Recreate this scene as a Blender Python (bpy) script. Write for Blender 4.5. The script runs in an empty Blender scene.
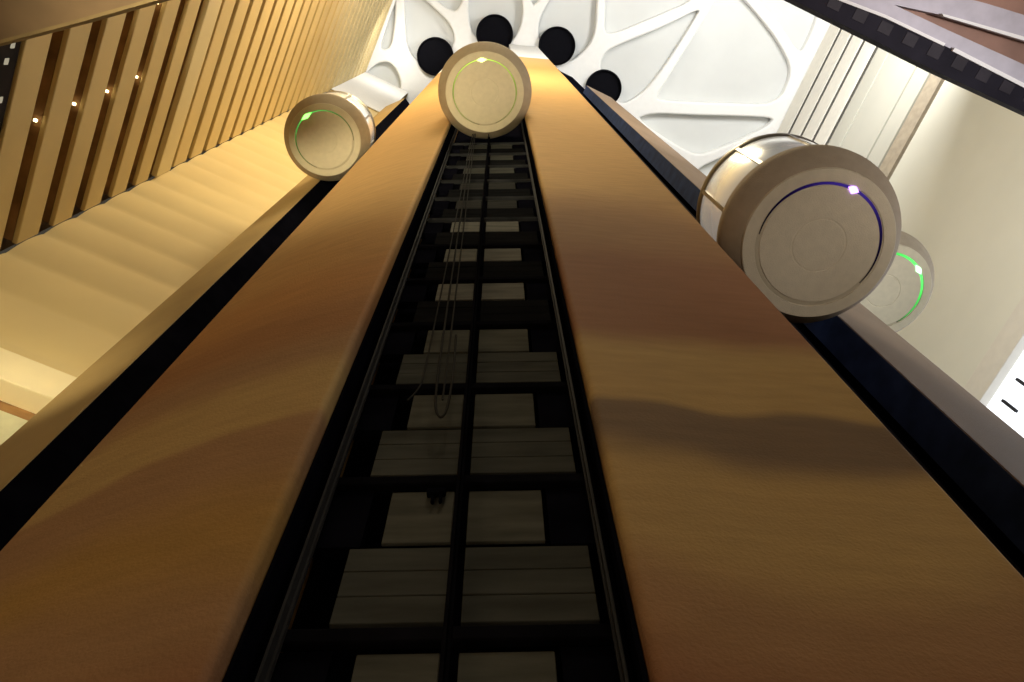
import bpy, bmesh, math, random
from mathutils import Vector, Matrix
random.seed(4)
C = bpy.context.scene.collection
PI = math.pi; R = math.radians

# ------------------------------------------------------------------ helpers
def tag(o, label=None, cat=None, group=None, kind=None):
    if label: o['label'] = label
    if cat: o['category'] = cat
    if group: o['group'] = group
    if kind: o['kind'] = kind
    return o
def obj(name, bm, mat, parent=None, smooth=None):
    me = bpy.data.meshes.new(name)
    bmesh.ops.recalc_face_normals(bm, faces=bm.faces[:])
    bm.to_mesh(me); bm.free()
    if smooth is not None:
        for p in me.polygons: p.use_smooth = True
        me.set_sharp_from_angle(angle=R(smooth))
    me.materials.append(mat)
    o = bpy.data.objects.new(name, me); C.objects.link(o)
    if parent is not None: o.parent = parent
    return o
def empty(name, loc=(0, 0, 0), rz=0.0):
    o = bpy.data.objects.new(name, None); C.objects.link(o)
    o.location = loc; o.rotation_euler = (0, 0, rz); o.empty_display_size = .3
    return o
def copy_tree(o, parent=None):
    c = o.copy(); C.objects.link(c)
    if parent is not None: c.parent = parent
    for ch in list(o.children): copy_tree(ch, c)
    return c
def prism(bm, pts, z0, z1):
    lo = [bm.verts.new((x, y, z0)) for x, y in pts]
    hi = [bm.verts.new((x, y, z1)) for x, y in pts]
    n = len(pts)
    bm.faces.new(lo[::-1]); bm.faces.new(hi)
    for i in range(n):
        bm.faces.new((lo[i], lo[(i+1) % n], hi[(i+1) % n], hi[i]))
    return bm
def box(bm, o, a, b, x0, x1, y0, y1, z0, z1):
    """box in a frame: origin o (x,y), axes a and b (2-vectors)"""
    P = lambda s, t: (o[0]+a[0]*s+b[0]*t, o[1]+a[1]*s+b[1]*t)
    return prism(bm, [P(x0, y0), P(x1, y0), P(x1, y1), P(x0, y1)], z0, z1)
def bevel_all(bm, w, seg=2):
    bmesh.ops.bevel(bm, geom=bm.edges[:], offset=w, segments=seg, affect='EDGES', profile=.5)
    return bm
def lathe(bm, prof, n=72, closed=False):
    rings = []
    for r, z in prof:
        if r < 1e-6: rings.append([bm.verts.new((0, 0, z))])
        else: rings.append([bm.verts.new((r*math.cos(2*PI*k/n), r*math.sin(2*PI*k/n), z)) for k in range(n)])
    pairs = list(zip(rings, rings[1:]))
    if closed: pairs.append((rings[-1], rings[0]))
    for a, b in pairs:
        for k in range(n):
            k2 = (k+1) % n
            if len(a) == 1 and len(b) == 1: continue
            if len(a) == 1: bm.faces.new((a[0], b[k], b[k2]))
            elif len(b) == 1: bm.faces.new((a[k], a[k2], b[0]))
            else: bm.faces.new((a[k], a[k2], b[k2], b[k]))
    return bm
def tube(bm, pts, r, n=8):
    pts = [Vector(p) for p in pts]; rings = []
    for i, p in enumerate(pts):
        d = (pts[min(i+1, len(pts)-1)] - pts[max(i-1, 0)]).normalized()
        u = d.cross(Vector((0, 1, 0.03))); u.normalize(); v = d.cross(u)
        rings.append([bm.verts.new(p + r*(math.cos(2*PI*k/n)*u + math.sin(2*PI*k/n)*v)) for k in range(n)])
    for a, b in zip(rings, rings[1:]):
        for k in range(n): bm.faces.new((a[k], a[(k+1) % n], b[(k+1) % n], b[k]))
    bm.faces.new(rings[0][::-1]); bm.faces.new(rings[-1])
    return bm
NUM = ['zero', 'lowest', 'second', 'third', 'fourth', 'fifth', 'sixth', 'seventh', 'eighth', 'ninth', 'tenth', 'eleventh', 'twelfth',
       'thirteenth', 'fourteenth', 'fifteenth', 'sixteenth', 'seventeenth', 'eighteenth', 'nineteenth', 'twentieth']
TEN = {2: 'twenty', 3: 'thirty', 4: 'forty'}
def ordn(n):
    if n <= 20: return NUM[n]
    if n == 30: return 'thirtieth'
    return TEN[n // 10] + '-' + (['', 'first'] + NUM[2:10])[n % 10]

# ------------------------------------------------------------------ materials
def mat(name, col, rough=.6, metal=0., var=.12, scale=3., stretch=(1, 1, 1), bump=0., bscale=60., spec=.4):
    m = bpy.data.materials.new(name); m.use_nodes = True
    nt = m.node_tree; b = nt.nodes['Principled BSDF']
    b.inputs['Roughness'].default_value = rough; b.inputs['Metallic'].default_value = metal
    b.inputs['Specular IOR Level'].default_value = spec
    tc = nt.nodes.new('ShaderNodeTexCoord'); mp = nt.nodes.new('ShaderNodeMapping'); mp.inputs['Scale'].default_value = stretch
    nt.links.new(tc.outputs['Object'], mp.inputs['Vector'])
    nz = nt.nodes.new('ShaderNodeTexNoise'); nz.inputs['Scale'].default_value = scale; nz.inputs['Detail'].default_value = 5
    nt.links.new(mp.outputs[0], nz.inputs['Vector'])
    cr = nt.nodes.new('ShaderNodeValToRGB')
    cr.color_ramp.elements[0].position = .3; cr.color_ramp.elements[1].position = .7
    cr.color_ramp.elements[0].color = [c*(1-var) for c in col] + [1]
    cr.color_ramp.elements[1].color = [min(1, c*(1+var)) for c in col] + [1]
    nt.links.new(nz.outputs['Fac'], cr.inputs['Fac']); nt.links.new(cr.outputs['Color'], b.inputs['Base Color'])
    if bump:
        n2 = nt.nodes.new('ShaderNodeTexNoise'); n2.inputs['Scale'].default_value = bscale; n2.inputs['Detail'].default_value = 3
        nt.links.new(tc.outputs['Object'], n2.inputs['Vector'])
        bp = nt.nodes.new('ShaderNodeBump'); bp.inputs['Strength'].default_value = bump; bp.inputs['Distance'].default_value = .03
        nt.links.new(n2.outputs['Fac'], bp.inputs['Height']); nt.links.new(bp.outputs['Normal'], b.inputs['Normal'])
    return m
def emis(name, col, s, attr=None):
    m = bpy.data.materials.new(name); m.use_nodes = True
    nt = m.node_tree; nt.nodes.clear()
    e = nt.nodes.new('ShaderNodeEmission'); out = nt.nodes.new('ShaderNodeOutputMaterial')
    e.inputs['Color'].default_value = (*col, 1); e.inputs['Strength'].default_value = s
    if attr:
        a = nt.nodes.new('ShaderNodeAttribute'); a.attribute_name = attr
        mu = nt.nodes.new('ShaderNodeMath'); mu.operation = 'MULTIPLY'; mu.inputs[1].default_value = s
        nt.links.new(a.outputs['Fac'], mu.inputs[0]); nt.links.new(mu.outputs[0], e.inputs['Strength'])
    nt.links.new(e.outputs[0], out.inputs[0])
    return m
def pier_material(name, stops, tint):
    """broad bands of tone set by height across the pier, fine grain along them"""
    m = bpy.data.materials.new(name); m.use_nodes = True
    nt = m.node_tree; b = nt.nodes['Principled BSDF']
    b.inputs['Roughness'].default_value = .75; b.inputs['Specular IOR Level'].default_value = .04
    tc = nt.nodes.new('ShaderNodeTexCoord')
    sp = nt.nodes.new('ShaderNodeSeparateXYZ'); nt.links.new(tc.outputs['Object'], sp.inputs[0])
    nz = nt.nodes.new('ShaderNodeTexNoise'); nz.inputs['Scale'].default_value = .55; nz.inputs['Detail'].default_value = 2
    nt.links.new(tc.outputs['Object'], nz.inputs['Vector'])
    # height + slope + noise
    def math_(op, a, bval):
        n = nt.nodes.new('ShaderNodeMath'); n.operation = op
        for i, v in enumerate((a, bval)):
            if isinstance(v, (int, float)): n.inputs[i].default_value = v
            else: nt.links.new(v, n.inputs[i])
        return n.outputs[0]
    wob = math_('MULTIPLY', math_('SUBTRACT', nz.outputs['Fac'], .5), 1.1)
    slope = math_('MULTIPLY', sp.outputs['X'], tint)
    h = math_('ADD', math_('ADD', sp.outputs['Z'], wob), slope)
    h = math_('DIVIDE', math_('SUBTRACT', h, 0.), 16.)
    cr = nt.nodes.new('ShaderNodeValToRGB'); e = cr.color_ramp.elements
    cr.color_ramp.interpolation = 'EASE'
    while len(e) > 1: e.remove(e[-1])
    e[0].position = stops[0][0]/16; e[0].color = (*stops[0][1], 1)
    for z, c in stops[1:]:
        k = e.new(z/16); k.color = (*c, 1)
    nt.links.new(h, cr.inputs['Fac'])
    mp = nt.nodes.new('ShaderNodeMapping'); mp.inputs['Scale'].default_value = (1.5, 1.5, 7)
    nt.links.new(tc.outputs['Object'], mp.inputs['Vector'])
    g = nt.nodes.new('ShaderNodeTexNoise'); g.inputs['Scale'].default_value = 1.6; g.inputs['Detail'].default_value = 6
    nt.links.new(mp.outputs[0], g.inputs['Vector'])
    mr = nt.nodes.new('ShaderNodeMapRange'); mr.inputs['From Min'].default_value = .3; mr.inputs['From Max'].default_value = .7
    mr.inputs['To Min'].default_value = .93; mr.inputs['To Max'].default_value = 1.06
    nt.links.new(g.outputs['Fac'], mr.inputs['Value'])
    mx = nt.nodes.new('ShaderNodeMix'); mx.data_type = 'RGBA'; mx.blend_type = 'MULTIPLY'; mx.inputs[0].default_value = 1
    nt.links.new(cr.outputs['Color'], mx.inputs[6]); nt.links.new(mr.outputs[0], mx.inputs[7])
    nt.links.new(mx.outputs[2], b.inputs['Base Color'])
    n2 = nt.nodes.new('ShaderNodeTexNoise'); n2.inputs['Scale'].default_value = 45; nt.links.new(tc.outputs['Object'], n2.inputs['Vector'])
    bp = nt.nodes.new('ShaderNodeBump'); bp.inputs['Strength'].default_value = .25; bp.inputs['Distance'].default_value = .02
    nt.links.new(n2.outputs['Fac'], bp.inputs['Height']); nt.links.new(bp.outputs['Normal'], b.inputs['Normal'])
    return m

ORA = (.63, .395, .165); RED = (.33, .165, .09); OLI = (.52, .35, .15); BRN = (.40, .235, .12); GRY = (.24, .165, .105)  # band tones, keyed to height and darker towards the foot
pierR = pier_material('pier_bands', [(0, RED), (2.5, RED), (3.1, BRN), (3.6, OLI), (4.1, OLI), (4.45, GRY), (4.85, GRY), (5.0, OLI), (5.9, OLI), (6.5, RED), (8.3, RED), (9.6, BRN), (12.5, ORA), (16, ORA)], .12)
pierL = pier_material('pier_bands_warm', [(0, RED), (2.6, RED), (3.3, BRN), (4.0, (.44, .26, .085)), (4.7, BRN), (5.15, BRN), (5.3, OLI), (5.9, OLI), (6.5, BRN), (7.3, (.40, .20, .085)), (8.6, (.54, .275, .10)), (9.8, (.58, .33, .125)), (12, ORA), (16, ORA)], -.12)
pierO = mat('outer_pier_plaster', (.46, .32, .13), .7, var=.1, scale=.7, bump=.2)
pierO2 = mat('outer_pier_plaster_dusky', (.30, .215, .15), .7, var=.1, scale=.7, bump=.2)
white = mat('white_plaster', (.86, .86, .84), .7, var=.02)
white_cell = mat('ceiling_panel_plaster', (.66, .675, .66), .8, var=.04, scale=.4)
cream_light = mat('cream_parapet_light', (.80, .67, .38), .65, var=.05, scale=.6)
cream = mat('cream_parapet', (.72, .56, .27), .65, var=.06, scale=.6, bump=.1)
cream_wall = mat('cream_wall', (.74, .58, .28), .7, var=.05, scale=.5, bump=.1)
pale = mat('pale_parapet', (.78, .75, .66), .7, var=.03)
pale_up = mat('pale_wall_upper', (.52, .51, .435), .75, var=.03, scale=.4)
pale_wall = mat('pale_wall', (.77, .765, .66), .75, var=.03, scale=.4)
brown = mat('balcony_recess_brown', (.32, .175, .068), .7, var=.35, scale=2.2, stretch=(1, 1, 3))
grey_gap = mat('grey_recess', (.5, .48, .45), .8)
beam_g = mat('floor_beam_grey', (.030, .031, .034), .7, var=.4, spec=0)
beam_m = mat('floor_beam_black', (.007, .007, .010), .7, var=.4, spec=0)
black = mat('shaft_black', (.0048, .005, .009), .6, var=.3, spec=0.)
pit = mat('mouth_black', (.004, .004, .006), .8, var=.2, spec=.05)
lining_r = mat('shaft_lining_navy', (.022, .036, .095), .6, var=.3, spec=.05)
navy = mat('dark_beam_steel', (.017, .0155, .022), .6, var=.3, scale=1.5, spec=.05)
cable_m = mat('cable_grey', (.05, .05, .05), .6, spec=0)
steel = mat('rail_steel', (.045, .046, .052), .6, metal=0, var=.2, spec=.01)
doorp_lit = mat('door_metal_lit', (.17, .172, .16), .5, metal=0, var=.24, scale=2.0, stretch=(1, 1, 5), spec=0)  # lighter door copy: light on these floors put into the colour
doorp_shade = mat('door_metal_shaded', (.042, .043, .043), .5, metal=0, var=.24, scale=2.0, stretch=(1, 1, 5), spec=0)  # darker door copy: dimmer light put into the colour
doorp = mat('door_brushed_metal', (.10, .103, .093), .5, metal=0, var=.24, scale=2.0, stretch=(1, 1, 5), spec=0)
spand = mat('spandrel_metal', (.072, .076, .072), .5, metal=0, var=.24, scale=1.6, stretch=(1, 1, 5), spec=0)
spand_shade = mat('spandrel_metal_shaded', (.011, .0115, .013), .5, metal=0, var=.24, scale=1.6, stretch=(1, 1, 5), spec=0)  # darker spandrel copy: shade on the upper floors put into the colour
car_pl = mat('car_plaster', (.60, .52, .36), .75, var=.05, scale=8, bump=.35, bscale=70)
car_bev = mat('car_bevel_plaster', (.40, .32, .215), .75, var=.06, scale=8, bump=.35, bscale=70)
groove_m = mat('groove_shadow', (.46, .39, .26), .5)
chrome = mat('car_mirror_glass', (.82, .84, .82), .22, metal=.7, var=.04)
b_ = chrome.node_tree.nodes['Principled BSDF']; b_.inputs['Emission Color'].default_value = (1, .98, .92, 1); b_.inputs['Emission Strength'].default_value = .16  # faint glow added to the glass to imitate a lit cabin
frame_m = mat('car_window_frame', (.26, .235, .19), .35, metal=.7, var=.1)
concrete = mat('floor_stone', (.45, .36, .25), .6, var=.15)
soffit = mat('brown_soffit', (.30, .17, .12), .6, var=.2, scale=1.5)
greyb = mat('grey_beam', (.50, .48, .53), .6, var=.12, scale=3)
glassd = mat('dark_glass_tile', (.030, .026, .032), .5, var=.2, spec=.1)
dk_edge = mat('soffit_edge_brown', (.20, .14, .06), .7, var=.15)
dk_soff = mat('dark_soffit', (.15, .095, .05), .7, var=.2, scale=1.2)
lamp_e = emis('downlight_glow', (1, .78, .42), 7)
sq_e = emis('square_light_glow', (1, .88, .62), .38)
win_e = emis('daylight_pane', (.92, .95, 1), 1.7)

# ------------------------------------------------------------------ elevator core (centre CC, bays every 30 degrees)
CC = (-.032, 9.904); T0 = -.048; RP = 7.54; HW = .885; RB = 6.86; RCAR = 8.09; ZTOP = 60.0; ZF = -1.6
def bay(k):
    th = T0 + R(30)*k
    return (math.sin(th), -math.cos(th)), (math.cos(th), math.sin(th))   # outward u, sideways t
def bp(k, r, s):
    u, t = bay(k)
    return (CC[0]+u[0]*r+t[0]*s, CC[1]+u[1]*r+t[1]*s)
def pier_profile(k, dr=0.0):
    """pier between bay k and bay k+1"""
    rp = RP + dr; rf = math.sqrt(rp*rp-HW*HW)
    pts = [bp(k, RB+.015, HW), bp(k, rf, HW)]
    th = T0 + R(30)*(k+.5); half = R(15) - math.asin(HW/rp)
    for i in range(1, 14):
        a = th - half + 2*half*i/14 - (R(1.6)*(i/14)**2 if k == 0 else 0)
        q = rp + (.16*max(0, (i-5)/9)**1.3 if k == 0 else 0)      # the right pier swells towards its outer edge
        pts.append((CC[0]+q*math.sin(a), CC[1]-q*math.cos(a)))
    pts += [(2.42, 2.60), (2.373, 3.36)] if k == 0 else [bp(k+1, rf, -HW), bp(k+1, RB+.015, -HW)]
    rr = (RB+.015)/math.cos(R(15))
    pts.append((CC[0]+rr*math.sin(th), CC[1]-rr*math.cos(th)))
    return pts
def pier(k, z1, m, label, head=None):
    def build(z0, zz):
        bm = bmesh.new(); pts = pier_profile(k); prism(bm, pts, z0, zz)
        bm.verts.ensure_lookup_table(); n = len(pts)
        es = [e for e in bm.edges if abs(e.verts[0].co.z-e.verts[1].co.z) > .1 and
              any((Vector(e.verts[0].co[:2])-Vector(pts[i])).length < 1e-4 for i in (1, n-3))]
        bmesh.ops.bevel(bm, geom=es, offset=.06, segments=6, affect='EDGES', profile=.5)
        return bm
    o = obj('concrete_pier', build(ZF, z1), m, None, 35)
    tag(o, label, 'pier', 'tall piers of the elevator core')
    if head:
        h = obj('pier_head', build(z1, head), white, o, 35); h['label'] = 'white pier head under the ceiling'
    return o
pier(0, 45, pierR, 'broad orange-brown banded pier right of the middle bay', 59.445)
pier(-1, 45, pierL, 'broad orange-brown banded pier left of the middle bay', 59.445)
def outer_pier(pts, bev, m, lm, label):
    bm = bmesh.new(); prism(bm, pts, ZF, 43)
    es = [e for e in bm.edges if abs(e.verts[0].co.z-e.verts[1].co.z) > .1 and any((Vector(e.verts[0].co[:2])-Vector(pts[i])).length < 1e-4 for i in (2,))]
    bmesh.ops.bevel(bm, geom=es, offset=bev, segments=6, affect='EDGES', profile=.5)
    o = tag(obj('concrete_pier', bm, m, None, 35), label, 'pier', 'tall piers of the elevator core')
    a, b = Vector(pts[0]), Vector(pts[1]); d = (b-a); L = d.length; d.normalize(); nv = Vector((-d.y, d.x))
    if nv.x*pts[0][0] > 0: nv = -nv
    bm = bmesh.new(); box(bm, a[:], d[:], nv[:], .0, L-.012, .001, .02, ZF, 42.9)
    h = obj('side_lining', bm, lm, o); h['label'] = 'black lining on the shaft side'
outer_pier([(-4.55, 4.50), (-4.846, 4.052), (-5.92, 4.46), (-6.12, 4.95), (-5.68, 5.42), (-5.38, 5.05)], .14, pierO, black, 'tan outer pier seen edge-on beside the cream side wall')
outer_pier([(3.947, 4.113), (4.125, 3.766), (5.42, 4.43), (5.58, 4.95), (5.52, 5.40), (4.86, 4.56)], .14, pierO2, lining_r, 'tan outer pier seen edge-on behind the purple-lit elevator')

bm = bmesh.new()
rr = RB/math.cos(R(15))
prism(bm, [(CC[0]+rr*math.sin(T0+R(15+30*k)), CC[1]-rr*math.cos(T0+R(15+30*k))) for k in range(12)], ZF, 59.445)
tag(obj('wall_core', bm, black), kind='structure')

# landings in the middle bay
PITCH = 1.443; Z0 = 3.366 - PITCH
u0, t0 = bay(0); bo = bp(0, 6.95, 0)
ta = .022; tl = (math.cos(ta), math.sin(ta)); ul = (math.sin(ta), -math.cos(ta)); bl = bp(0, 7.012, 0)   # the landing fronts stand slightly askew
for k in range(12):
    z = Z0 + PITCH*k
    e = empty('elevator_landing', (0, 0, 0))
    tag(e, f'{ordn(k+1)} dark elevator landing up the back of the middle bay', 'elevator landing', 'elevator landings stacked in the middle bay')
    sm = spand if k < 4 else spand_shade; dm = doorp if k < 4 else doorp_lit if k < 7 else doorp_shade if k < 9 else spand  # how lit each floor looks is painted into its panel tones
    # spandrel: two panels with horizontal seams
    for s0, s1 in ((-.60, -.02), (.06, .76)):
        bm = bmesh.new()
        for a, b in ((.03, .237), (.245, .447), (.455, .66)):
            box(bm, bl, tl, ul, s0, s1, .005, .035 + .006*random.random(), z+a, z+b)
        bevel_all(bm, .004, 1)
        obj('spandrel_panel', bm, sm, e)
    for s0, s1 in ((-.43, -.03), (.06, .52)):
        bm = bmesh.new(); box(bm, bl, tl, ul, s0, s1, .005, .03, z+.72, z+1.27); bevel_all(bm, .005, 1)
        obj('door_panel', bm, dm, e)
    bm = bmesh.new(); box(bm, bl, tl, ul, -.82, .82, -.0, .06, z+1.32, z+1.425); bevel_all(bm, .012, 2)
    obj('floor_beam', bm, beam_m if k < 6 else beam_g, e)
    for s in (-1, 1):
        bm = bmesh.new(); box(bm, bl, tl, ul, s*.69-.14, s*.69+.14, -.06, .022, z+.70, z+1.30)
        obj('door_jamb', bm, black, e)
# rails
def rail(s, r0, w, label, zt=59.3, m=None):
    bm = bmesh.new()
    box(bm, bo, t0, u0, s-w, s+w, r0, r0+.03, ZF, zt)
    box(bm, bo, t0, u0, s-w*.35, s+w*.35, r0+.03, r0+.09, ZF, zt)
    tag(obj('guide_rail', bm, m or steel), label, 'guide rail', 'vertical guide rails of the middle bay')
rail(-.80, .19, .022, 'thin steel guide rail along the left side of the middle bay')
rail(.81, .19, .018, 'thin steel guide rail along the right side of the middle bay')
rail(.02, .19, .022, 'dark central guide rail running up the middle of the bay', 19.4, beam_m)
# the bay edges carry a dark lining strip on each side
for s, lb in ((-1, 'left'), (1, 'right')):
    bm = bmesh.new()
    box(bm, bo, t0, u0, s*.868-.01, s*.868+.01, .02, .42, ZF, 59.3)
    tag(obj('shaft_lining', bm, black), f'black lining strip inside the {lb} edge of the middle bay', 'shaft lining')
# cables
def smooth(pts, n=3):
    for _ in range(n):
        q = [pts[0]]
        for a, b in zip(pts, pts[1:]):
            a, b = Vector(a), Vector(b); q += [a.lerp(b, .25), a.lerp(b, .75)]
        pts = q + [pts[-1]]
    return pts
def cable(pts, r, label):
    pts = smooth(pts)
    bm = bmesh.new(); tube(bm, pts, r, 6)
    tag(obj('hoist_cable', bm, cable_m, None, 60), label, 'cable', 'cables hanging in the middle bay')
def bz(s, r, z): p = bp(0, 6.97+r, s); return (p[0], p[1], z)
cable([bz(-.33, .22, 19.93), bz(-.28, .25, 12), bz(-.24, .24, 7.5), bz(-.22, .24, 5.9), bz(-.20, .23, 5.5), bz(-.15, .23, 5.36), bz(-.11, .23, 5.5), bz(-.10, .23, 6.1), bz(-.12, .23, 7.0)], .010,
      'looped cable with its bight hanging low in the middle bay')
cable([bz(-.30, .22, 19.93), bz(-.22, .24, 12), bz(-.17, .24, 7.5), bz(-.16, .22, 5.7)], .008, 'straight thin cable beside the looped one')
cable([bz(-.37, .22, 19.93), bz(-.34, .24, 12), bz(-.33, .24, 6.1), bz(-.36, .24, 5.85), bz(-.42, .24, 5.7)], .008, 'thin cable with a frayed end kicked left')
bm = bmesh.new(); box(bm, bo, t0, u0, -.20, -.08, .11, .15, 4.55, 4.61)
box(bm, bo, t0, u0, -.17, -.15, .11, .14, 4.47, 4.56); box(bm, bo, t0, u0, -.12, -.10, .11, .14, 4.47, 4.56); bevel_all(bm, .006, 1)
tag(obj('door_latch', bm, black), 'small black latch bracket on the third landing door', 'latch')

# shaft lining of the two side bays: black rails seen as thin lines
for k, lb in ((-1, 'left side bay'), (1, 'right side bay')):
    o_ = bp(k, RB, 0); u_, t_ = bay(k)
    for s, w in ((-.72, 'near'), (.72, 'far')):
        bm = bmesh.new(); box(bm, o_, t_, u_, s-.03, s+.03, .005, .05, ZF, 59.3)
        tag(obj('guide_rail', bm, navy), f'dark guide rail in the {lb}, on its {"left" if s < 0 else "right"} half', 'guide rail', 'dark guide rails of the side bays')

# ------------------------------------------------------------------ elevator cars
def arc_mesh(a0, a1, r, w0, zoff, fall, gain):
    """tapered glowing strip in the groove, centred on local -Y (outward)"""
    me = bpy.data.meshes.new('light_strip'); vs = []; fs = []; lum = []
    n = 90
    for i in range(n+1):
        a = a0+(a1-a0)*i/n
        f = 1-abs(2*i/n-1)
        w = w0*(.35+.65*min(1, f*2))
        L = gain[0] + gain[1]*math.exp(-(a/fall)**2)
        ang = a - PI/2
        for d in (-w/2, w/2):
            vs.append(((r+d)*math.cos(ang), (r+d)*math.sin(ang), zoff)); lum.append(L*min(1, f*5))
        if i: fs.append((2*i-2, 2*i-1, 2*i+1, 2*i))
    me.from_pydata(vs, [], fs)
    at = me.attributes.new('lum', 'FLOAT', 'POINT')
    for i, L in enumerate(lum): at.data[i].value = L
    return me
def make_car():
    e = empty('elevator_car')
    # base pan: flat underside with a groove
    bm = bmesh.new()
    lathe(bm, [(0, .0), (.30, 0), (.305, .006), (.32, .006), (.325, 0), (.69, 0), (.695, .014), (.745, .014), (.75, 0), (.885, 0), (.895, .012), (.895, .05), (0, .05)], 96)
    obj('underside_disc', bm, car_pl, e, 40)
    bm = bmesh.new(); lathe(bm, [(.70, .0138), (.70, .0115), (.74, .0115), (.74, .0138)], 96, True)
    obj('light_groove', bm, groove_m, e, 40)
    bm = bmesh.new()
    lathe(bm, [(.87, .052), (.90, .03), (1.07, .27), (1.085, .32), (1.085, .44), (1.06, .47), (.6, .47)], 96)
    b = obj('bevel_rim', bm, car_bev, e, 40); b['label'] = 'darker tan bevelled rim'
    bm = bmesh.new(); lathe(bm, [(.985, .48), (1.0, .50), (1.0, 1.70), (.985, 1.77)], 96)
    g = obj('glass_band', bm, chrome, e, 40); g['label'] = 'mirror-like curved glass band'
    for k in range(9):
        a = -PI/2 + R(40)*k + R(20)
        bm = bmesh.new()
        c_, s_ = math.cos(a), math.sin(a)
        box(bm, (0, 0), (c_, s_), (-s_, c_), .985, 1.02, -.025, .025, .48, 1.76)
        obj('mullion', bm, frame_m, g)
    bm = bmesh.new(); lathe(bm, [(.95, 1.74), (1.0, 1.74), (1.02, 1.78), (1.02, 1.86), (.98, 1.90), (.95, 1.90)], 96, True)
    obj('top_ring', bm, frame_m, e, 40)
    bm = bmesh.new(); lathe(bm, [(.97, 1.88), (.93, 2.05), (.75, 2.20), (.4, 2.27), (0, 2.29)], 96)
    obj('roof_cap', bm, car_bev, e, 40)
    # guide shoes that hold the car to the rails of its bay
    for s in (-1, 1):
        bm = bmesh.new(); box(bm, (0, 0), (1, 0), (0, 1), s*.50-.06, s*.50+.06, .80, .92, .9, 1.3); bevel_all(bm, .01, 1)
        obj('guide_shoe', bm, navy, e)
    return e
car0 = make_car()
GREEN = (.12, 1.0, .16); YG = (.62, .95, .12); PUR = (.20, .10, 1.0)
cars = [  # bay, height, label, strip (half angle deg, width, fall, (base, peak)), colour, spot colour
    (0, 19.91, 'round beige elevator in the middle bay, thin yellow-green ring glowing', (165, .022, 1.1, (.55, 1.6)), YG, (.75, 1.0, .35), 5, .085),
    (-1, 21.4, 'round beige elevator on the left bay, bright green diamond of light', (120, .022, .8, (.22, 1.2)), GREEN, (.25, 1.0, .18), 6, .12),
    (1, 9.42, 'largest round elevator, on the right bay, with a purple glow in its groove', (112, .05, .85, (.03, .75)), PUR, (.42, .22, 1.0), 7, .045),
    (2, 14.7, 'round grey elevator half hidden behind the largest one, green arc glowing', (95, .04, .75, (.35, 2.2)), GREEN, (.35, 1.0, .45), 5, .07),
]
for i, (k, z, lb, st, colr, spc, sps, spw) in enumerate(cars):
    e = car0 if i == 0 else copy_tree(car0)
    cars[i] = e
    p = {0: bp(0, RCAR, 0), -1: bp(-1, 8.25, 0), 1: (3.60, 2.70), 2: (6.90, 5.13)}[k]; e.location = (p[0], p[1], z); e.rotation_euler.z = T0 + R(30)*k
    tag(e, lb, 'elevator', 'round elevators riding the core')
for i, (k, z, lb, st, colr, spc, sps, spw) in enumerate([
    (0, 0, '', (165, .022, 1.1, (.30, .9)), YG, (.80, 1.0, .30), 3.0, .075),
    (0, 0, '', (125, .020, .8, (.16, .7)), GREEN, (.22, 1.0, .12), 3.5, .10),
    (0, 0, '', (105, .035, .70, (.004, .20)), PUR, (.42, .22, 1.0), 5, .042),
    (0, 0, '', (95, .045, .80, (.35, 1.3)), GREEN, (.45, 1.0, .55), 3, .07)]):
    m_ = emis('light_strip_glow', colr, 1.0, 'lum')
    me = arc_mesh(-R(st[0]), R(st[0]), .72, st[1], .0105, st[2], st[3]); me.materials.append(m_)
    o = bpy.data.objects.new('light_strip', me); C.objects.link(o); o.parent = cars[i]
    o['label'] = ['thin yellow-green light ring', 'thin green light ring', 'purple light arc', 'bright green light arc'][i]
    bm = bmesh.new()   # small lens, pointed at both ends
    pr = [(-spw*1.6, 0), (-spw*.5, -.035-spw*.15), (0, -.045-spw*.22), (spw*.5, -.035-spw*.15), (spw*1.6, 0), (spw*.5, .025+spw*.1), (0, .03+spw*.15), (-spw*.5, .025+spw*.1)]
    bm2 = [(x, -.72 - y + (x*x)*.6) for x, y in pr]
    prism(bm, bm2, -.012, .011)
    l = obj('light_lens', bm, emis('lens_glow', spc, sps), cars[i])
    l['label'] = ['yellow-green lens', 'green diamond lens', 'violet lens', 'pale green lens'][i]

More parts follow.
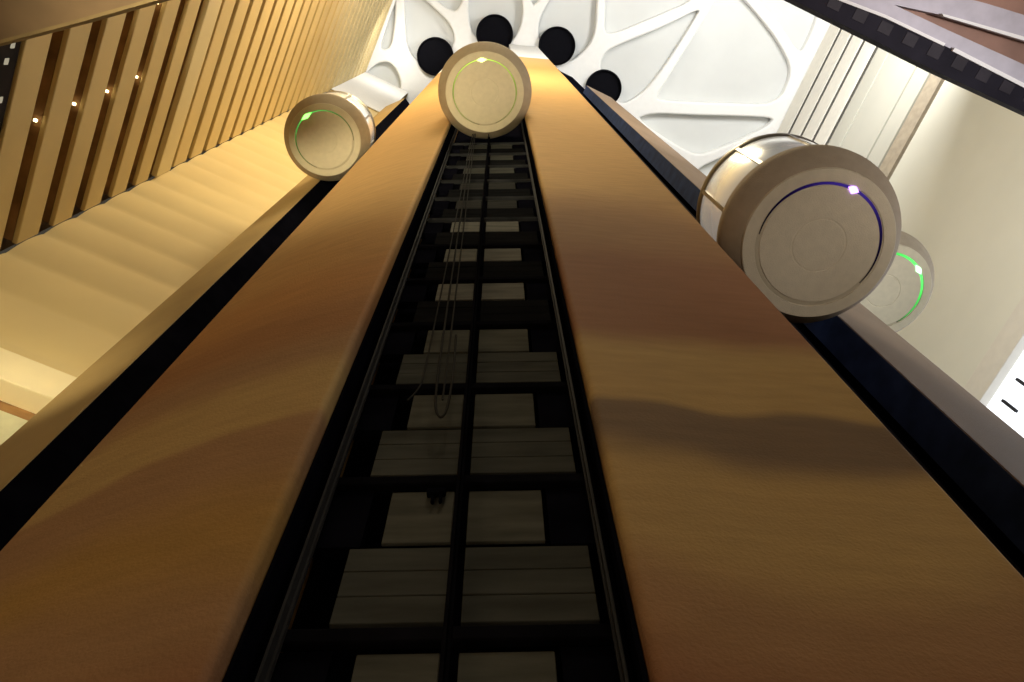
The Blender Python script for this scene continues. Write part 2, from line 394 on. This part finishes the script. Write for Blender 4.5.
# ------------------------------------------------------------------ ceiling: panels behind, web of ribs in front
bm = bmesh.new(); prism(bm, [(-18, -12), (26, -12), (26, 26), (-18, 26)], 60.55, 60.9)
tag(obj('ceiling', bm, white_cell), kind='structure')
cells = [
 [(-6.31,-2.39),(-6.49,.65),(-6.5,2.41),(-5.71,3.6),(-4.24,3.91),(-3.06,2.34),(-3.01,1.58),(-3.37,.76),(-4.18,-.02),(-5.11,-.91),(-5.46,-2.37)],
 [(-4.73,-.77),(-3.72,.06),(-2.94,.4),(-2.45,-.14),(-2.21,-.93),(-3.05,-2.29),(-4.35,-2.33)],
 [(-2.04,-1.65),(-2.27,.17),(-2.13,1.42),(-1.57,2.26),(-.58,2.74),(.78,2.41),(1.42,1.42),(1.65,.3),(1.49,-1.05),(.43,-2.77),(-.87,-2.81)],
 [(1.75,-.8),(2.12,.26),(2.66,-.16),(3.2,-.75),(3.04,-2.68),(1.93,-2.72)],
 [(3.6,-.86),(2.78,.22),(2.36,1.26),(2.47,2.53),(3.39,3.65),(4.75,3.83),(5.98,2.84),(6.45,1.84),(6.57,-.15),(6.62,-2.57),(4.99,-2.62)],
 [(6.46,4.01),(6.93,3.0),(8.0,2.52),(10.67,1.6),(13.69,.27),(12.7,1.92),(11.3,4.05),(10.11,5.58),(9.3,6.22),(8.2,6.78),(7.09,5.94)],
 [(6.89,-2.56),(6.84,.47),(6.79,2.0),(7.66,2.1),(10.0,1.25),(13.41,.01),(12.51,-2.38)],
 [(14.09,.22),(12.72,2.43),(11.32,4.7),(10.27,6.38),(11.53,6.63),(15.01,6.88),(19.13,7.16),(20.02,4.74),(18.82,2.76),(17.34,1.07),(16.05,-.2),(14.87,-1.1)],
 [(8.91,7.55),(10.29,7.12),(12.95,7.35),(16.44,7.54),(18.97,7.76),(18.61,8.5),(16.23,9.59),(13.8,10.48),(12.35,9.87)],
 [(13.13,11.31),(15.9,10.07),(18.78,8.92),(18.11,11.13),(15.4,13.55),(13.89,12.41)],
 [(16.44,-.31),(18.38,1.48),(20.3,4.1),(21.13,2.2),(21.54,.35),(19.71,-2.14),(15.78,-2.27)],
 [(-6.66,-1.32),(-6.89,.64),(-7.32,2.51),(-8.41,2.61),(-7.72,.92)],
 [(-9.56,3.99),(-8.53,3.18),(-7.71,3.08),(-7.14,3.55),(-6.8,4.47),(-6.94,5.26),(-8.09,5.09)],
]
def chaikin(p, n=2):
    for _ in range(n):
        q = []
        for i in range(len(p)):
            a, b = p[i], p[(i+1) % len(p)]
            q.append((a[0]*.78+b[0]*.22, a[1]*.78+b[1]*.22)); q.append((a[0]*.22+b[0]*.78, a[1]*.22+b[1]*.78))
        p = q
    return p
cu = bpy.data.curves.new('ribs', 'CURVE'); cu.dimensions = '2D'; cu.fill_mode = 'BOTH'; cu.extrude = .22; cu.bevel_depth = .13; cu.bevel_resolution = 2
def spl(p):
    s = cu.splines.new('POLY'); s.points.add(len(p)-1); s.use_cyclic_u = True
    for i, (x, y) in enumerate(p): s.points[i].co = (x, y, 0, 1)
spl([(-17, -11), (25, -11), (25, 25), (-17, 25)])
for c in cells: spl(chaikin(c))
co = bpy.data.objects.new('tmp_ribs', cu); C.objects.link(co)
dg = bpy.context.evaluated_depsgraph_get(); dg.update()
me = bpy.data.meshes.new_from_object(co.evaluated_get(dg)); bpy.data.objects.remove(co)
me.materials.clear(); me.materials.append(white)
o = bpy.data.objects.new('trim_1', me); C.objects.link(o); o.location = (0, 0, 60.2); tag(o, kind='structure')
# black shaft mouths
mouths = {-1: 'black round shaft mouth in the ceiling, leftmost of the four', 0: 'black round shaft mouth directly above the middle elevator',
          1: 'black round shaft mouth above the right broad pier', 2: 'black round shaft mouth lowest at the right, behind the outer pier'}
for k, lb in mouths.items():
    bm = bmesh.new(); lathe(bm, [(0, 59.7), (1.12, 59.7), (1.15, 59.45), (1.22, 59.45), (1.23, 59.5), (1.23, 59.98), (0, 59.98)], 64)
    o = obj('shaft_mouth', bm, pit, None, 40); p = bp(k, 8.2, 0); o.location = (p[0], p[1], 0)
    tag(o, lb, 'shaft opening', 'round shaft mouths in the ceiling')

# ------------------------------------------------------------------ left walls
CW = (-9.27, 3.88)
d1 = (math.sin(R(153.5)), math.cos(R(153.5))); n1 = (-d1[1], d1[0])       # along the balcony wall; into the atrium
if n1[0] < 0: n1 = (-n1[0], -n1[1])
L1 = 15.0
bm = bmesh.new(); box(bm, CW, d1, n1, -.6, L1, -1.0, -.55, ZF, 59.8)
tag(obj('wall_left', bm, brown), kind='structure')
PB = 1.385
nb = 0
for k in range(-12, 33):
    zc = 15.19 + PB*k
    lo = k < 5
    z0 = zc + (.32 if lo else .19); z1 = zc + PB - (.27 if lo else .20)
    if k == -2: z1 -= .25
    z1 = min(z1, 59.75)
    if k < -2: continue
    e = None
    if k == -2:
        bm = bmesh.new(); box(bm, CW, d1, n1, .005, L1, -.10, 0, z0, z1)
        tag(obj('trim_4', bm, cream), kind='structure'); continue
    nb += 1
    bm = bmesh.new()
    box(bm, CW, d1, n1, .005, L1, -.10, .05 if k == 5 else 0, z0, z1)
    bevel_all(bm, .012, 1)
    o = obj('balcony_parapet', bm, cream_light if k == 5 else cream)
    tag(o, f'cream balcony parapet, {ordn(nb)} band up the left wall', 'balcony parapet', 'cream balcony parapets stacked up the left wall')
    bm = bmesh.new(); box(bm, CW, d1, n1, .03, L1, -.54, -.11, z0+.02, z0+.10)
    obj('balcony_slab', bm, brown, o)
    if lo and k > -2:
        bm = bmesh.new(); box(bm, CW, d1, n1, 0, L1, -.16, -.12, z1+.10, z1+.13)
        h = obj('handrail', bm, brown, o)
# tiny downlights in the lower gaps
dl = [(2.45, 15.64), (2.6, 17.03), (2.72, 18.47), (2.92, 19.87), (5.05, 17.82), (4.6, 19.2), (4.95, 19.6)]
ol = ['lowest', 'second', 'third', 'fourth']
for i, (s, z) in enumerate(dl):
    k = round((z-15.35)/PB); zz = 15.19+PB*k+.27-.02
    bm = bmesh.new(); p = (CW[0]+d1[0]*s, CW[1]+d1[1]*s)
    box(bm, p, d1, n1, -.026, .026, -.20, -.14, zz-.022, zz+.022); bevel_all(bm, .01, 2)
    lb = (f'tiny warm downlight near the wall corner, in the {ol[i]} lit balcony gap' if i < 4 else
          ['tiny warm downlight high in the third balcony gap', 'tiny warm downlight low in the fourth balcony gap', 'tiny warm downlight high in the fourth balcony gap'][i-4])
    tag(obj('downlight', bm, lamp_e), lb, 'downlight', 'tiny lights in the balcony gaps')
# dark opening with square lights at the lower end
bm = bmesh.new(); box(bm, CW, d1, n1, 2.4, 5.2, -.50, -.03, 13.40, 14.04)
o = obj('dark_recess', bm, navy); tag(o, 'navy recess with small square lights under the brown soffit', 'recess')
for s, z in ((3.98, 13.80), (3.72, 13.72), (3.08, 13.80)):
    bm = bmesh.new(); box(bm, CW, d1, n1, s-.05, s+.05, -.05, -.015, z-.05, z+.05)
    obj('square_light', bm, sq_e, o)

d2 = (2.28, 1.19); l2 = math.hypot(*d2); d2 = (d2[0]/l2, d2[1]/l2); n2 = (d2[1], -d2[0])   # into the atrium
L2 = 3.12
# side wall: shallow convex relief per floor, shaped to imitate bands of balcony light
bm = bmesh.new(); prof = []
z = 12.05; N = int((59.75-z)/PB*12)
zz = [z+(59.75-z)*i/N for i in range(N+1)]
rows = []
for q in zz:
    ph = ((q-15.19)/PB) % 1.0
    off = -.07 + .07*math.sin(PI*ph)**.8
    rows.append([bm.verts.new((CW[0]+d2[0]*s+n2[0]*off, CW[1]+d2[1]*s+n2[1]*off, q)) for s in (0, L2)])
for a, b in zip(rows, rows[1:]): bm.faces.new((a[0], a[1], b[1], b[0]))
back = [[bm.verts.new((CW[0]+d2[0]*s-n2[0]*.4, CW[1]+d2[1]*s-n2[1]*.4, q)) for s in (0, L2)] for q in (zz[0], zz[-1])]
bm.faces.new((back[0][0], back[0][1], back[1][1], back[1][0]))
bm.faces.new((rows[0][0], rows[0][1], back[0][1], back[0][0])); bm.faces.new((rows[-1][0], rows[-1][1], back[1][1], back[1][0]))
tag(obj('wall_side', bm, cream_wall, None, 50), kind='structure')
# lit ledge, brown recess and pale ledge below
bright = mat('lit_ledge_cream', (.92, .80, .50), .6, var=.03)  # strong light on the ledge is put into this paler cream
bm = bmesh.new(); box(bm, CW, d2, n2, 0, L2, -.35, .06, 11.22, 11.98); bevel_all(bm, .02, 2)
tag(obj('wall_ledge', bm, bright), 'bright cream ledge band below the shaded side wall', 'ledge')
bm = bmesh.new(); box(bm, CW, d2, n2, 0, L2, -.6, -.30, ZF, 11.9)
tag(obj('wall_side_lower', bm, brown), kind='structure')
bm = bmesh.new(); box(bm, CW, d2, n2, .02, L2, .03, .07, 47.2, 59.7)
tag(obj('lit_wall_top', bm, white), kind='structure')  # white panel added to imitate bright light on the wall top
palegreen = mat('pale_green_ledge', (.62, .60, .38), .6)
bm = bmesh.new(); box(bm, CW, d2, n2, 0, L2, -.29, .04, 9.6, 10.55); bevel_all(bm, .02, 2)
tag(obj('wall_ledge', bm, palegreen), 'dull greenish ledge band at the lower left, under the brown gap', 'ledge')

# ------------------------------------------------------------------ right wall
WR = (22.15, 1.61); l3 = math.hypot(3.21, 7.45); d3 = (-3.21/l3, 7.45/l3); n3 = (-d3[1], d3[0])   # n3 into the atrium
if n3[0] > 0: n3 = (-n3[0], -n3[1])
bm = bmesh.new(); box(bm, WR, d3, n3, -9, 26, -1.0, -.5, 20, 59.8)
tag(obj('wall_right', bm, grey_gap), kind='structure')
zb = [60.0, 57.55, 55.3, 53.1, 50.9]
for i in range(4):
    bm = bmesh.new(); box(bm, WR, d3, n3, -9, 20, -.09, 0, zb[i+1]+.30, min(zb[i]-.22, 59.75)); bevel_all(bm, .03, 3)
    tag(obj('balcony_parapet', bm, pale), f'pale balcony parapet high on the right wall, {["topmost", "second from the top", "third from the top", "lowest"][i]} of four', 'balcony parapet', 'pale balcony parapets on the right wall')
# plain pale band stepping back twice
bm = bmesh.new()
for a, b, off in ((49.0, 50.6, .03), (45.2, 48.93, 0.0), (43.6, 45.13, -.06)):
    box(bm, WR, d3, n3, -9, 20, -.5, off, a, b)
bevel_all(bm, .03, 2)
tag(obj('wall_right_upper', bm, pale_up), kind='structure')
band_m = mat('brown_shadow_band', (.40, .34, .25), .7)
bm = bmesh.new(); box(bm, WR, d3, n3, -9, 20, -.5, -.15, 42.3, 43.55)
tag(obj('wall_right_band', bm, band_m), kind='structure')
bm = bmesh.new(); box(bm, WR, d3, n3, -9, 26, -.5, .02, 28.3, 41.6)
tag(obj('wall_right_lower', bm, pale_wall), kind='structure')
bm = bmesh.new(); box(bm, WR, d3, n3, -9, 26, -.5, .12, 27.1, 28.25); bevel_all(bm, .03, 2)
tag(obj('trim_2', bm, pale), kind='structure')
bm = bmesh.new(); box(bm, WR, d3, n3, -9, 26, -.5, -.2, 14, 27.05)
w = obj('window_1', bm, win_e); tag(w, kind='structure')
for s in [11.1+.88*i for i in range(-2, 6)]:
    bm = bmesh.new(); box(bm, WR, d3, n3, s-.05, s+.05, -.19, -.08, 25.6, 26.45)
    obj('window_bracket', bm, steel, w)

# ------------------------------------------------------------------ overhanging walkways near the camera
def slab(pts, z0, z1, name, m, parent, bev=0):
    bm = bmesh.new(); prism(bm, pts, z0, z1)
    if bev: bevel_all(bm, bev, 1)
    return obj(name, bm, m, parent)
e = empty('overhead_walkway', (6.5, 0, 14))
tag(e, 'overhead walkway crossing the upper right corner, dark tiled edge and grey beams', 'walkway')
def loc(p): return [(x-6.5, y) for x, y in p]
slab(loc([(3.6,-.40),(4.56,.07),(7.04,1.25),(8.48,1.89),(9.68,2.43),(9.63,2.06),(8.4,1.48),(7.13,.87),(6.01,.37),(5.26,.09),(4.2,-.42)]), 0, .5, 'dark_edge', navy, e)
q0, q1 = Vector((4.56, .07)), Vector((9.68, 2.43)); dv = (q1-q0).normalized(); nv = Vector((dv.y, -dv.x))
L = (q1-q0).length; s = .5
r0, r1 = Vector((5.26, .13)), Vector((9.6, 2.04))
while s < L-.3:
    base = q0+dv*s+nv*.10
    bm = bmesh.new(); wd = .20 + .03*math.sin(s*3)
    box(bm, (base.x-6.5, base.y), (dv.x, dv.y), (nv.x, nv.y), 0, .22, .02, .02+wd, -.012, .02); bevel_all(bm, .004, 1)
    obj('glass_tile', bm, glassd, e); s += .46
slab(loc([(4.2,-.42),(5.26,.09),(6.01,.37),(7.13,.87),(8.4,1.48),(9.63,2.06),(9.55,1.68),(8.34,1.14),(7.08,.6),(5.98,.11),(4.8,-.45)]), .05, .4, 'grey_beam', greyb, e)
slab(loc([(4.25,-.46),(5.28,.06),(6.02,.335),(7.0,.78),(6.98,.82),(6.0,.375),(5.26,.10),(4.2,-.42)]), -.05, .1, 'edge_trim', white, e)
slab(loc([(7.16,.85),(8.41,1.45),(9.63,2.03),(9.63,2.09),(8.4,1.51),(7.13,.90)]), -.05, .1, 'edge_trim', white, e)
slab(loc([(4.8,-.45),(5.98,.14),(6.18,.19),(6.93,.36),(8.26,.76),(9.39,1.11),(9.3,.74),(8.19,.39),(7.63,.22),(6.81,0),(5.83,-.45)]), .08, .4, 'grey_beam', greyb, e)
slab(loc([(6.9,.34),(8.24,.72),(9.38,1.08),(9.39,1.13),(8.25,.78),(6.92,.38)]), -.02, .1, 'edge_trim', white, e)
slab(loc([(3.7,-.5),(9.7,2.1),(10.4,1.1),(9.15,-.8),(5.3,-1.3)]), .42, .6, 'soffit', soffit, e)
slab(loc([(9.72,2.13),(19.72,6.9),(20.2,5.7),(10.4,1.1)]), .42, .6, 'soffit', soffit, e)
e = empty('overhead_soffit', (-4.4, -.4, 11))
tag(e, 'dark brown balcony soffit overhanging the top left corner', 'balcony soffit')
P = [(-7.1,.36),(-6.14,.20),(-5.11,-.01),(-4.15,-.22),(-3.10,-.46),(-3.4,-1.3),(-6.3,-1.3)]
slab([(x+4.4, y+.4) for x, y in P], .02, .4, 'soffit', dk_soff, e)
P2 = [(-7.1,.39),(-6.14,.225),(-5.11,.015),(-4.15,-.195),(-3.08,-.44)]
slab([(x+4.4, y+.4) for x, y in P2] + [(x+4.4, y+.36) for x, y in P2[::-1]], -.02, .38, 'edge_strip', dk_edge, e)

# ------------------------------------------------------------------ floor
bm = bmesh.new(); prism(bm, [(-18, -14), (26, -14), (26, 26), (-18, 26)], ZF-.3, ZF)
tag(obj('floor', bm, concrete), kind='structure')

# ------------------------------------------------------------------ light: unseen lamps added to brighten parts, apart from the window daylight
def area(name, loc, target, size, power, col, shape='DISK'):
    l = bpy.data.lights.new(name, 'AREA'); l.shape = shape; l.size = size; l.energy = power; l.color = col
    o = bpy.data.objects.new(name, l); C.objects.link(o); o.location = loc
    o.rotation_euler = (Vector(target)-Vector(loc)).to_track_quat('-Z', 'Y').to_euler()
    return o
area('ceiling_wash_right', (17, -4, 42), (18, 3, 60), 8, 4000, (1, .99, .97))
area('ceiling_wash_left', (-1, -6, 40), (-1, 0, 60), 6, 1500, (1, .98, .94))
area('corner_fill', (-5.6, 1.2, 56), (-7.6, 4.6, 58.5), 1.0, 150, (1, .97, .9))  # added to whiten the top corner of the side wall
area('pier_wash', (1, -9, 35), (0, 2.5, 28), 5, 2750, (1, .83, .55))  # unseen lamp added behind the camera to brighten the piers
area('left_wall_wash', (1, -3.5, 31), (-8.5, 3, 30), 4, 660, (1, .80, .43))
area('lobby_fill', (-6, -4, .2), (-2, 2, 20), 5, 130, (1, .80, .50))  # added from below to brighten the car undersides
area('right_wall_wash', (9, -3, 24), (20, 5, 37), 5, 560, (.97, .98, 1))
area('right_wall_low', (9, 3, 21), (18.5, 9.5, 33), 3, 540, (.97, .98, 1))
area('window_daylight', (15.5, 11, 20), (6, 3, 5), 5, 120, (.66, .72, 1.0))
l = area('ledge_fill', (-4.6, 1.5, 7.5), (-7.2, 4.9, 11.5), .5, 22, (1, .86, .55)); l.data.spread = R(50)  # unseen lamp added to brighten the ledge
l = area('car_fill_middle', (-1.5, -5, -1.2), (-.6, 2, 20), 1.0, 90, (1, .86, .55)); l.data.spread = R(32)  # unseen lamp added to brighten the middle car's underside
l = area('car_fill_left', (-3, -4, -1.2), (-4.4, 3, 21), 1.0, 70, (1, .86, .55)); l.data.spread = R(24)  # same kind of added lamp for the left car
l = area('car_fill_right', (11, 0, -1.2), (6.6, 5.3, 14.8), 1.0, 65, (.86, .93, 1)); l.data.spread = R(34)  # added lamp for the half-hidden car on the right
l = area('car_fill_front', (5, -3, -1.2), (3.6, 2.7, 9.4), .8, 8, (1, .95, .97)); l.data.spread = R(28)  # added lamp for the largest car's underside
l = area('walkway_fill', (9, 1, -1.2), (6.5, 0, 14), 1.0, 90, (1, .92, .92)); l.data.spread = R(40)  # unseen lamp added to brighten the walkway from below
wd = bpy.data.worlds.new('world'); bpy.context.scene.world = wd; wd.use_nodes = True
wd.node_tree.nodes['Background'].inputs[0].default_value = (1, .86, .64, 1)
wd.node_tree.nodes['Background'].inputs[1].default_value = .05

# ------------------------------------------------------------------ camera
cd = bpy.data.cameras.new('camera'); cam = bpy.data.objects.new('camera', cd); C.objects.link(cam)
cd.sensor_fit = 'HORIZONTAL'; cd.sensor_width = 36; cd.lens = 840/1024*36; cd.clip_end = 500
Rt = Vector((.9993590, .0332483, -.0132682)); Up = Vector((.0357979, -.9281804, .3704046)); Fw = Vector((0, .3706422, .9287757))
cam.matrix_world = Matrix(((Rt.x, Up.x, -Fw.x, 0), (Rt.y, Up.y, -Fw.y, 0), (Rt.z, Up.z, -Fw.z, 0), (0, 0, 0, 1)))
sc = bpy.context.scene; sc.camera = cam
sc.view_settings.view_transform = 'Standard'; sc.view_settings.look = 'None'; sc.view_settings.exposure = 0
